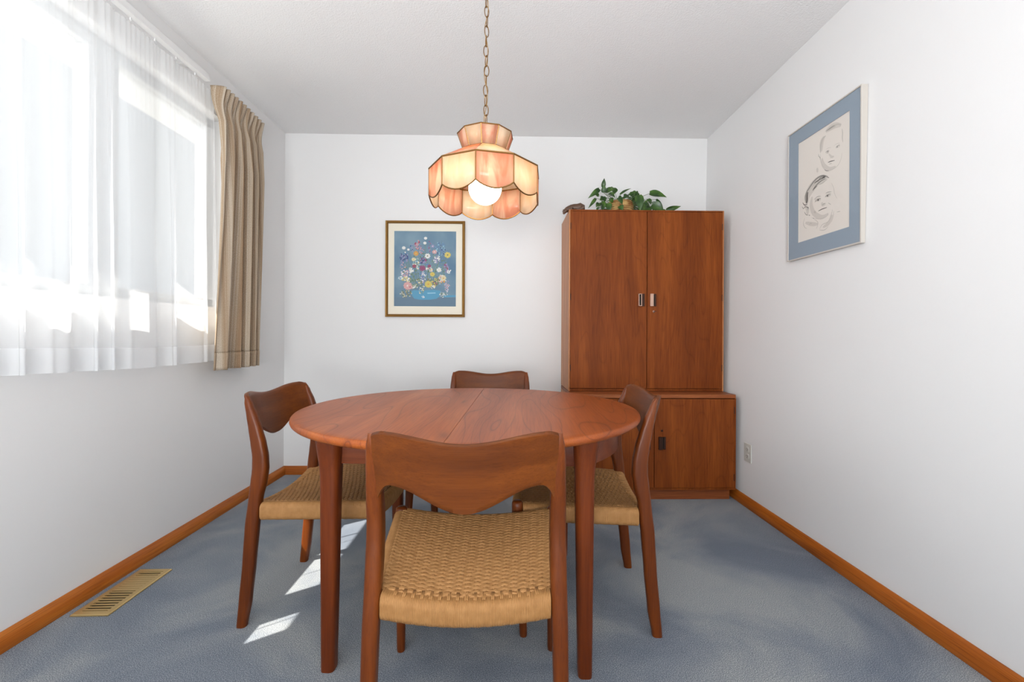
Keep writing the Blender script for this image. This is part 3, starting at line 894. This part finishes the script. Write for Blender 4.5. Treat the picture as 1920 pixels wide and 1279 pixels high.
    flower(735, 645, 40, 'white', 'cream'); flower(637, 712, 38, 'yellow', 'orange', 12); flower(800, 770, 44, 'cream', 'orange'); flower(275, 888, 66, 'pink', 'white', 13)
    flower(310, 905, 40, 'pink', 'crimson', 9); flower(578, 862, 56, 'yellow', 'orange', 13); flower(310, 632, 24, 'white', 'navy', 5); flower(640, 290, 30, 'lilac', 'white', 6)
    b.build('flower_print', ml, t, smooth=False)
    b = MB(); b.box((ox0, Y - .0115, oz0), (ox1, Y - .0095, oz1)); b.build('glass', M['glass'], t, smooth=False)
M['gold'] = plain('gilt_frame', srgb(150, 112, 58), .35, .75)
M['mat_cream'] = plain('cream_mat', srgb(232, 226, 210), .8)
def bgmat():
    m, nt, bs = newmat('print_background'); L = nt.links.new
    tc = N(nt, 'ShaderNodeTexCoord'); nz = N(nt, 'ShaderNodeTexNoise', Scale=7.0, Detail=5.0); L(tc.outputs['Object'], nz.inputs['Vector'])
    r = ramp(nt, [(.3, srgb(84, 118, 144)), (.7, srgb(122, 150, 166))]); L(nz.outputs['Fac'], r.inputs['Fac']); L(r.outputs[0], bs.inputs['Base Color'])
    bs.inputs['Roughness'].default_value = .7; return m
M['print_bg'] = bgmat()
flower_picture()

# ------------------------------------------------------------------ pencil portraits on the right wall
STROKES = [(34, 3, [(1.864, 1.887), (1.84, 1.891), (1.81, 1.888), (1.778, 1.873)]), (30, 3, [(1.872, 1.87), (1.888, 1.851), (1.89, 1.811)]), (26, 3, [(1.887, 1.778), (1.877, 1.745), (1.846, 1.714), (1.806, 1.709)]), (14, 3, [(1.863, 1.796), (1.853, 1.794), (1.843, 1.792)]), (14, 3, [(1.806, 1.79), (1.793, 1.791), (1.784, 1.789)]), (12, 3, [(1.846, 1.781), (1.829, 1.761), (1.816, 1.758)]), (16, 3, [(1.916, 1.747), (1.912, 1.725)]), (7, 0, [(1.867, 1.889), (1.84, 1.893), (1.817, 1.892), (1.794, 1.885), (1.778, 1.874)]), (12, 0, [(1.847, 1.885), (1.826, 1.888), (1.807, 1.885)]), (5, 1, [(1.86, 1.888), (1.836, 1.89), (1.813, 1.89)]), (12, 0, [(1.864, 1.869), (1.881, 1.864), (1.891, 1.848), (1.895, 1.828), (1.895, 1.807)]), (3, 0, [(1.895, 1.802), (1.895, 1.776), (1.887, 1.752), (1.87, 1.726)]), (4, 1, [(1.871, 1.722), (1.859, 1.712), (1.846, 1.708)]), (2.5, 0, [(1.846, 1.709), (1.816, 1.705), (1.793, 1.711), (1.777, 1.732), (1.773, 1.755)]), (6, 0, [(1.773, 1.856), (1.77, 1.837), (1.771, 1.818), (1.768, 1.797)]), (2, 0, [(1.863, 1.807), (1.849, 1.808), (1.833, 1.803)]), (2.5, 1, [(1.865, 1.794), (1.856, 1.798), (1.844, 1.796)]), (6, 2, [(1.854, 1.793), (1.849, 1.793)]), (1.5, 1, [(1.86, 1.789), (1.846, 1.785)]), (2, 0, [(1.816, 1.804), (1.797, 1.805), (1.784, 1.8)]), (2.5, 1, [(1.806, 1.79), (1.798, 1.795), (1.784, 1.793)]), (6, 2, [(1.8, 1.79), (1.796, 1.791)]), (2, 0, [(1.841, 1.76), (1.829, 1.759), (1.816, 1.757)]), (5, 2, [(1.851, 1.745), (1.836, 1.744), (1.812, 1.739)]), (2, 1, [(1.844, 1.736), (1.829, 1.732)]), (3, 1, [(1.907, 1.807), (1.905, 1.796), (1.898, 1.786), (1.896, 1.776)]), (60, 3, [(1.852, 1.678), (1.896, 1.688), (1.933, 1.677), (1.963, 1.657), (1.979, 1.634), (1.981, 1.606)]), (30, 3, [(1.946, 1.626), (1.952, 1.588), (1.933, 1.545), (1.887, 1.515), (1.847, 1.518)]), (22, 3, [(1.929, 1.605), (1.908, 1.6), (1.891, 1.599)]), (22, 3, [(1.863, 1.602), (1.848, 1.601), (1.832, 1.6)]), (18, 3, [(1.887, 1.58), (1.879, 1.568), (1.863, 1.568)]), (26, 3, [(1.994, 1.601), (1.976, 1.576), (1.976, 1.551)]), (24, 3, [(1.989, 1.517), (1.945, 1.499), (1.911, 1.49)]), (22, 3, [(1.878, 1.467), (1.843, 1.478), (1.824, 1.508)]), (5, 0, [(1.955, 1.672), (1.968, 1.655), (1.974, 1.635)]), (5, 0, [(1.921, 1.691), (1.938, 1.682), (1.95, 1.671)]), (5, 1, [(1.938, 1.675), (1.921, 1.682), (1.904, 1.683)]), (10, 1, [(1.844, 1.675), (1.864, 1.691), (1.884, 1.7), (1.913, 1.7), (1.938, 1.691), (1.959, 1.677), (1.981, 1.659), (1.99, 1.64), (1.987, 1.618), (1.981, 1.604)]), (12, 2, [(1.864, 1.688), (1.884, 1.692), (1.904, 1.691)]), (9, 1, [(1.864, 1.679), (1.888, 1.679), (1.912, 1.673), (1.933, 1.662), (1.942, 1.652)]), (7, 0, [(1.88, 1.694), (1.904, 1.688), (1.929, 1.679), (1.946, 1.672)]), (13, 2, [(1.974, 1.657), (1.979, 1.643), (1.979, 1.621), (1.981, 1.606)]), (6, 2, [(1.933, 1.683), (1.921, 1.686), (1.896, 1.688), (1.868, 1.685)]), (8, 0, [(1.86, 1.672), (1.88, 1.667), (1.904, 1.667)]), (6, 2, [(1.916, 1.665), (1.933, 1.659), (1.942, 1.654)]), (5, 2, [(2.008, 1.618), (1.996, 1.603), (1.976, 1.601)]), (5, 1, [(2.012, 1.6), (2.003, 1.588), (1.99, 1.593), (1.972, 1.581), (1.976, 1.573)]), (4, 2, [(1.976, 1.587), (1.969, 1.581)]), (4, 1, [(1.996, 1.57), (1.985, 1.554), (1.971, 1.548)]), (5, 1, [(1.967, 1.547), (1.96, 1.543)]), (5, 1, [(1.94, 1.526), (1.935, 1.522)]), (3, 1, [(1.933, 1.609), (1.912, 1.615), (1.891, 1.61)]), (3, 2, [(1.929, 1.595), (1.912, 1.602), (1.893, 1.6)]), (9, 2, [(1.912, 1.598), (1.904, 1.598)]), (3, 1, [(1.863, 1.614), (1.848, 1.614), (1.829, 1.609)]), (3, 2, [(1.867, 1.598), (1.854, 1.602), (1.838, 1.601)]), (9, 2, [(1.855, 1.598), (1.848, 1.599)]), (2.5, 1, [(1.885, 1.567), (1.875, 1.57), (1.865, 1.57)]), (5, 2, [(1.907, 1.548), (1.883, 1.55), (1.855, 1.549)]), (12, 0, [(1.933, 1.554), (1.923, 1.545)]), (4, 0, [(1.848, 1.567), (1.832, 1.554)]), (3, 0, [(1.95, 1.531), (1.92, 1.517), (1.887, 1.508), (1.855, 1.511), (1.847, 1.523)]), (4, 0, [(1.994, 1.541), (2.003, 1.518), (1.993, 1.496), (1.98, 1.488)]), (4, 0, [(1.937, 1.522), (1.911, 1.5), (1.911, 1.484), (1.919, 1.471)]), (4, 0, [(1.899, 1.46), (1.87, 1.453), (1.847, 1.462)]), (4, 0, [(1.899, 1.463), (1.883, 1.48), (1.847, 1.485), (1.828, 1.515), (1.824, 1.531)]), (3, 0, [(1.817, 1.523), (1.818, 1.501), (1.828, 1.477)]), (2.5, 0, [(1.829, 1.646), (1.817, 1.621), (1.812, 1.596), (1.798, 1.569)]), (2, 1, [(1.798, 1.512), (1.78, 1.51)]), (5, 0, [(1.965, 1.501), (1.954, 1.505), (1.947, 1.5)])]
def sketch_picture():
    t = empty('framed_sketch', (0, 0, 0)); tag(t, 'pencil sketch of two babies in a blue mat and slim frame on right wall', 'picture')
    Y0, Y1, Z0, Z1 = 1.667, 2.108, 1.353, 1.982
    XF, XB = 1.4125, RX(1.95) - .001
    b = MB(); w = .0045
    prof = [(0, XB), (0, XF), (w, XF), (w, XF + .006)]
    rings = []
    for cy, cz, sy, sz in ((Y0, Z0, 1, 1), (Y0, Z1, 1, -1), (Y1, Z1, -1, -1), (Y1, Z0, -1, 1), (Y0, Z0, 1, 1)):
        rings.append([(x if x != XB else RX(cz) - .0015, cy + sy * d, cz + sz * d) for d, x in prof])
    b.loft(rings, closed=False, caps=False); b.build('frame', M['frame_white'], t, smooth=False, solid=.0012)
    xm = XF + .004
    p = (1.730, 2.037, 1.432, 1.911)
    b = MB(); o = (Y0 + w, Y1 - w, Z0 + w, Z1 - w)
    b.box((xm, o[0], o[2]), (xm + .0015, p[0], o[3])); b.box((xm, p[1], o[2]), (xm + .0015, o[1], o[3]))
    b.box((xm, p[0], o[2]), (xm + .0015, p[1], p[2])); b.box((xm, p[0], p[3]), (xm + .0015, p[1], o[3]))
    b.build('mat', M['mat_blue'], t, smooth=False)
    b = MB(); b.box((xm + .003, p[0] - .01, p[2] - .01), (xm + .005, p[1] + .01, p[3] + .01)); pp = b.build('paper', M['paper'], t, smooth=False)
    b = MB(); xs = xm + .003; lv = 0
    for wmm, sh, pts in STROKES:
        lv += .000004
        n = len(pts); dense = []
        for i in range(n - 1):
            p0 = pts[max(i - 1, 0)]; p1 = pts[i]; p2 = pts[i + 1]; p3 = pts[min(i + 2, n - 1)]
            for k in range(6):
                s = k / 6
                f = lambda a, bb, c, d: .5 * ((2 * bb) + (-a + c) * s + (2 * a - 5 * bb + 4 * c - d) * s * s + (-a + 3 * bb - 3 * c + d) * s ** 3)
                dense.append((f(p0[0], p1[0], p2[0], p3[0]), f(p0[1], p1[1], p2[1], p3[1])))
        dense.append(pts[-1]); m = len(dense); L = []; R = []
        for i, (y, z) in enumerate(dense):
            a = dense[max(i - 1, 0)]; c = dense[min(i + 1, m - 1)]
            ty, tz = c[0] - a[0], c[1] - a[1]; l = math.hypot(ty, tz) or 1
            h = wmm * .0004 * (.35 + .65 * math.sin(PI * (i + .5) / m))
            L.append((xs - lv, y - tz / l * h, z + ty / l * h)); R.append((xs - lv, y + tz / l * h, z - ty / l * h))
        b.loft([L, R], closed=False, caps=False, mi=sh)
    b.build('pencil_drawing', [M['pencil_light'], M['pencil_mid'], M['pencil_dark'], M['pencil_soft']], pp, smooth=False)
    b = MB(); b.box((XF + .0015, o[0], o[2]), (XF + .0025, o[1], o[3])); b.build('glass', M['glass'], t, smooth=False)
M['frame_white'] = plain('white_frame', srgb(200, 194, 186), .4)
M['mat_blue'] = wallmat('blue_grey_mat', srgb(146, 160, 173), .1, 200)
M['paper'] = plain('drawing_paper', srgb(226, 220, 212), .8)
M['pencil_light'] = plain('pencil_light', srgb(192, 187, 179), .8)
M['pencil_mid'] = plain('pencil_mid', srgb(140, 136, 130), .8)
M['pencil_dark'] = plain('pencil_dark', srgb(92, 88, 84), .8)
M['pencil_soft'] = plain('pencil_soft', srgb(207, 201, 193), .8)
sketch_picture()

# ------------------------------------------------------------------ outlet, floor register
def outlet():
    t = empty('electrical_outlet', (0, 0, 0)); tag(t, 'pale electrical outlet on the right wall just past the cabinets', 'outlet')
    x = RX(.28) - .0005; y0, y1, z0, z1 = 2.408, 2.481, .251, .360
    b = MB(); b.loft([[(x, py, pz) for py, pz in rrect((y0 + y1) / 2, (z0 + z1) / 2, (y1 - y0) / 2, (z1 - z0) / 2, .004, 3)],
                      [(x - .004, py, pz) for py, pz in rrect((y0 + y1) / 2, (z0 + z1) / 2, (y1 - y0) / 2 - .002, (z1 - z0) / 2 - .002, .004, 3)]])
    b.build('cover_plate', M['outlet'], t, smooth=False)
    yc = (y0 + y1) / 2
    for zc in (.2865, .3255):
        b = MB(); b.loft([[(x - .0035, py, pz) for py, pz in rrect(yc, zc, .017, .0145, .009, 4)], [(x - .0062, py, pz) for py, pz in rrect(yc, zc, .016, .0135, .009, 4)]])
        s = b.build('socket', M['outlet'], t, smooth=False)
        b = MB(); b.box((x - .0066, yc - .0075, zc - .003), (x - .006, yc - .0055, zc + .006)); b.box((x - .0066, yc + .0055, zc - .003), (x - .006, yc + .0075, zc + .006))
        b.box((x - .0066, yc - .002, zc - .0095), (x - .006, yc + .002, zc - .0055)); b.build('slots', M['black'], s, smooth=False)
outlet()

def register():
    t = empty('floor_vent', (-1.432, 1.645, 0), math.radians(1.0)); tag(t, 'brass floor vent set in the carpet beside the left baseboard', 'vent')
    hx, hy = .064, .146
    ix, iy = .044, .126
    b = MB(); zt = .007
    rings = []
    for dx, z in ((0, .0005), (0, .004), (.003, zt), (hx - ix, zt), (hx - ix + .0015, .001)):
        rings.append([(sx * (hx - dx), sy * (hy - dx), z) for sx, sy in ((-1, -1), (1, -1), (1, 1), (-1, 1))])
    b.loft(rings, caps=False); b.build('flange', M['register'], t, smooth=False)
    b = MB(); b.box((-ix, -iy, .0004), (ix, iy, .0012)); b.build('duct_opening', M['black'], t, smooth=False)
    n = 17; p = 2 * iy / n
    for k in range(n):
        y = -iy + p * (k + .5)
        closed = 8 <= k <= 14
        w = p * (.46 if closed else .26)
        b = MB(); b.box((-ix, y - w, zt - .002), (ix, y + w, zt)); b.build('louver', M['register'], t, smooth=False)
register()

# ------------------------------------------------------------------ potted pothos on the cabinet
def leafmat(name, c1, c2):
    m, nt, bs = newmat(name); L = nt.links.new
    tc = N(nt, 'ShaderNodeTexCoord'); nz = N(nt, 'ShaderNodeTexNoise', Scale=22.0, Detail=3.0); L(tc.outputs['Object'], nz.inputs['Vector'])
    r = ramp(nt, [(.42, c1), (.66, c2)]); L(nz.outputs['Fac'], r.inputs['Fac']); L(r.outputs[0], bs.inputs['Base Color'])
    bs.inputs['Roughness'].default_value = .32; return m
M['leaf'] = leafmat('pothos_leaf', srgb(30, 64, 18), srgb(72, 108, 36))
M['vine'] = plain('green_stem', srgb(70, 92, 40), .5)
M['basket'] = leafmat('wicker', srgb(150, 104, 54), srgb(206, 172, 112)); M['basket'].node_tree.nodes['Principled BSDF'].inputs['Roughness'].default_value = .7
def plant():
    ox, oy, oz = .772, 2.84, 1.7725
    t = empty('potted_plant', (ox, oy, oz)); tag(t, 'trailing green leafy plant in a wicker pot on top of the tall cabinet', 'plant')
    k = .000365
    def D(a, c, d=0.0): return Vector(((a - 730) * k, d, (816 - c) * k))
    b = MB(); rings = []                      # round wicker pot
    prof = [(.0, .058), (.02, .070), (.045, .082), (.07, .084), (.092, .078), (.098, .080), (.100, .074), (.085, .072)]
    for z, r in prof: rings.append([(r * math.cos(2 * PI * j / 28), r * math.sin(2 * PI * j / 28), z) for j in range(28)])
    b.loft(rings); b.build('pot', M['basket'], t, angle=60)
    b = MB()
    for q in range(7):
        z = .010 + q * .0125; r = table(z, [(p[0], p[1]) for p in prof[:6]])[0] + .001
        b.tube([(r * (1 + .02 * (-1) ** (j + q)) * math.cos(2 * PI * j / 40), r * (1 + .02 * (-1) ** (j + q)) * math.sin(2 * PI * j / 40), z) for j in range(40)], .0042, 6, closed=True)
    b.build('wicker_weave', M['basket'], t)
    lf = MB(); st = MB(); rnd = random.Random(5)
    def leaf(base, tip, width, twist=0.0, bend=.12):
        d = tip - base; L = d.length; dn = d.normalized()
        up = Vector((0, -1, .35)); side = dn.cross(up).normalized(); nrm = side.cross(dn).normalized()
        side = (side * math.cos(twist) + nrm * math.sin(twist)); nrm = side.cross(dn).normalized()
        outl = [(0, .0), (.04, .30), (.14, .46), (.30, .50), (.48, .44), (.66, .31), (.82, .16), (.94, .05), (1, 0)]
        rows = []
        for q_ in range(19):
            s = (q_ / 18) ** 1.15; w = table(s, outl)[0]
            c = base + d * s - nrm * (bend * L * (s * s)) * .6 + nrm * (.05 * L * math.sin(PI * s))
            back = -.08 * L * max(0, 1 - abs(s - .05) / .05)
            rows.append([c + side * (w * width * q) + nrm * (abs(q) * w * width * .28) + dn * (back * abs(q)) for q in (-1, -.5, 0, .5, 1)])
        for row in rows:
            for v in row: v.z = max(v.z, .0015)
        lf.loft(rows, closed=False, caps=False)
    def stalk(p, q, sag=0.0):
        m = (p + q) / 2 + Vector((0, 0, sag))
        st.tube([p, p.lerp(m, .6), m, m.lerp(q, .5), q], .0013, 5)
    # main leaves as seen against the wall: base, tip, width, depth, attaching stem start
    main = [((400, 290), (412, 130), 80, -.02), ((395, 400), (400, 268), 90, -.04), ((330, 320), (120, 500), 90, -.02), ((345, 400), (255, 380), 60, .02),
            ((260, 500), (118, 690), 60, -.03), ((350, 610), (340, 770), 100, -.10), ((220, 800), (60, 770), 60, -.08), ((470, 330), (580, 235), 80, .03),
            ((600, 270), (600, 410), 150, 0), ((540, 300), (470, 400), 90, -.02), ((740, 380), (935, 262), 60, .02), ((950, 340), (980, 480), 120, .0), ((960, 400), (880, 380), 90, .02),
            ((1000, 400), (1130, 540), 60, .03), ((1250, 390), (1560, 455), 150, -.02), ((1390, 480), (1525, 690), 66, .0), ((1560, 690), (1820, 625), 90, -.02),
            ((1620, 680), (1745, 785), 50, .0), ((980, 500), (1000, 790), 150, -.10), ((450, 470), (560, 540), 150, -.09), ((600, 560), (680, 680), 120, -.11), ((640, 700), (680, 790), 100, -.115),
            ((390, 480), (400, 610), 80, -.05), ((1240, 640), (1440, 760), 160, -.08), ((1210, 500), (1260, 610), 90, -.03), ((1340, 560), (1290, 600), 80, -.02), ((1130, 560), (1160, 660), 90, -.05),
            ((1090, 640), (1050, 780), 110, -.08), ((1180, 690), (1190, 800), 120, -.06), ((1440, 720), (1500, 800), 90, -.05), ((1530, 720), (1600, 745), 40, -.02), ((700, 540), (840, 510), 60, -.07),
            ((440, 640), (470, 790), 120, -.09), ((760, 520), (900, 560), 70, -.08), ((1080, 740), (1130, 800), 110, -.04), ((1330, 650), (1270, 730), 100, -.05)]
    root = Vector((0, 0, .085))
    for (ba, bc), (ta, tc_), w, d in main:
        p, q = D(ba, bc, d), D(ta, tc_, d - .015)
        leaf(p, q, w * k * 1.05, rnd.uniform(-.5, .5))
        s0 = root + Vector((max(-.06, min(.06, p.x * .3)), d * .3, 0)); stalk(s0, p, .01 + .12 * max(0, p.z - .1) * 0)
    for _ in range(80):                       # filling leaves, front and back
        a = rnd.uniform(360, 1480); c = rnd.uniform(430, 760) if a < 1050 else rnd.uniform(580, 780)
        d = rnd.uniform(-.10, .14)
        if 480 < a < 960 and c > 540 and d < .06: d = rnd.uniform(.06, .14)
        p = D(a, c, d); an = rnd.uniform(-2.6, -.4)
        q = p + Vector((math.cos(an) * .035, rnd.uniform(-.02, .02), math.sin(an) * .035))
        q.z = max(q.z, .004); p.z = max(p.z, .012)
        leaf(p, q, rnd.uniform(.026, .042), rnd.uniform(-.8, .8)); stalk(root + Vector((rnd.uniform(-.05, .05), rnd.uniform(-.04, .04), 0)), p, .01)
    st.v = [(x, y, max(z, .001)) for x, y, z in st.v]
    lf.build('foliage', M['leaf'], t, angle=180)
    st.build('stems', M['vine'], t)
plant()

def figurine():
    ox, oy, oz = .444, 2.722, 1.7722
    t = empty('animal_figurine', (ox, oy, oz)); t.scale = (1.05, 1.15, 1.3); tag(t, 'small dark brown carved crouching animal figurine peering over the cabinet top edge', 'figurine')
    M['carved'] = plain('dark_carved_wood', srgb(92, 66, 50), .38)
    # body: spine stations from haunch (right) to nose (left, drooping over the edge)
    st = [(.056, .004, .002, .010), (.052, .018, .016, .018), (.036, .022, .019, .021), (.018, .020, .017, .018), (-.002, .0205, .015, .0165), (-.022, .018, .014, .0145), (-.036, .014, .0125, .013),
          (-.046, .010, .013, .012), (-.056, .002, .012, .0115), (-.063, -.006, .009, .009), (-.067, -.012, .005, .005)]
    t.location.z += .0022
    b = MB(); rings = []
    for i, (x, z, ry, rz) in enumerate(st):
        p = st[max(i - 1, 0)]; q = st[min(i + 1, len(st) - 1)]
        tx, tz = q[0] - p[0], q[1] - p[1]; l = math.hypot(tx, tz); nx, nz = -tz / l, tx / l
        rings.append([(x + nx * rz * math.sin(2 * PI * j / 18), ry * math.cos(2 * PI * j / 18), z + nz * rz * math.sin(2 * PI * j / 18)) for j in range(18)])
    b.loft(rings); b.build('body', M['carved'], t, angle=80)
    for sy in (-1, 1):
        b = MB(); b.tube([(.044, sy * .014, .018), (.048, sy * .021, .012), (.030, sy * .024, .006), (.012, sy * .022, .0045)], [.011, .0115, .006, .0045], 10); b.build('hind_leg', M['carved'], t)
        b = MB(); b.tube([(-.014, sy * .012, .014), (-.020, sy * .019, .008), (-.034, sy * .017, .0045), (-.043, sy * .015, .004)], [.008, .007, .005, .0045], 10); b.build('foreleg', M['carved'], t)
        b = MB(); b.tube([(-.050, sy * .008, .008), (-.060, sy * .010, .006), (-.073, sy * .012, .004)], [.0055, .004, .0008], 8); b.build('ear', M['carved'], t)
    b = MB(); b.tube([(.056, 0, .008), (.060, .012, .005), (.054, .024, .0035), (.036, .031, .0035)], [.004, .0035, .003, .002], 8); b.build('tail', M['carved'], t)
figurine()
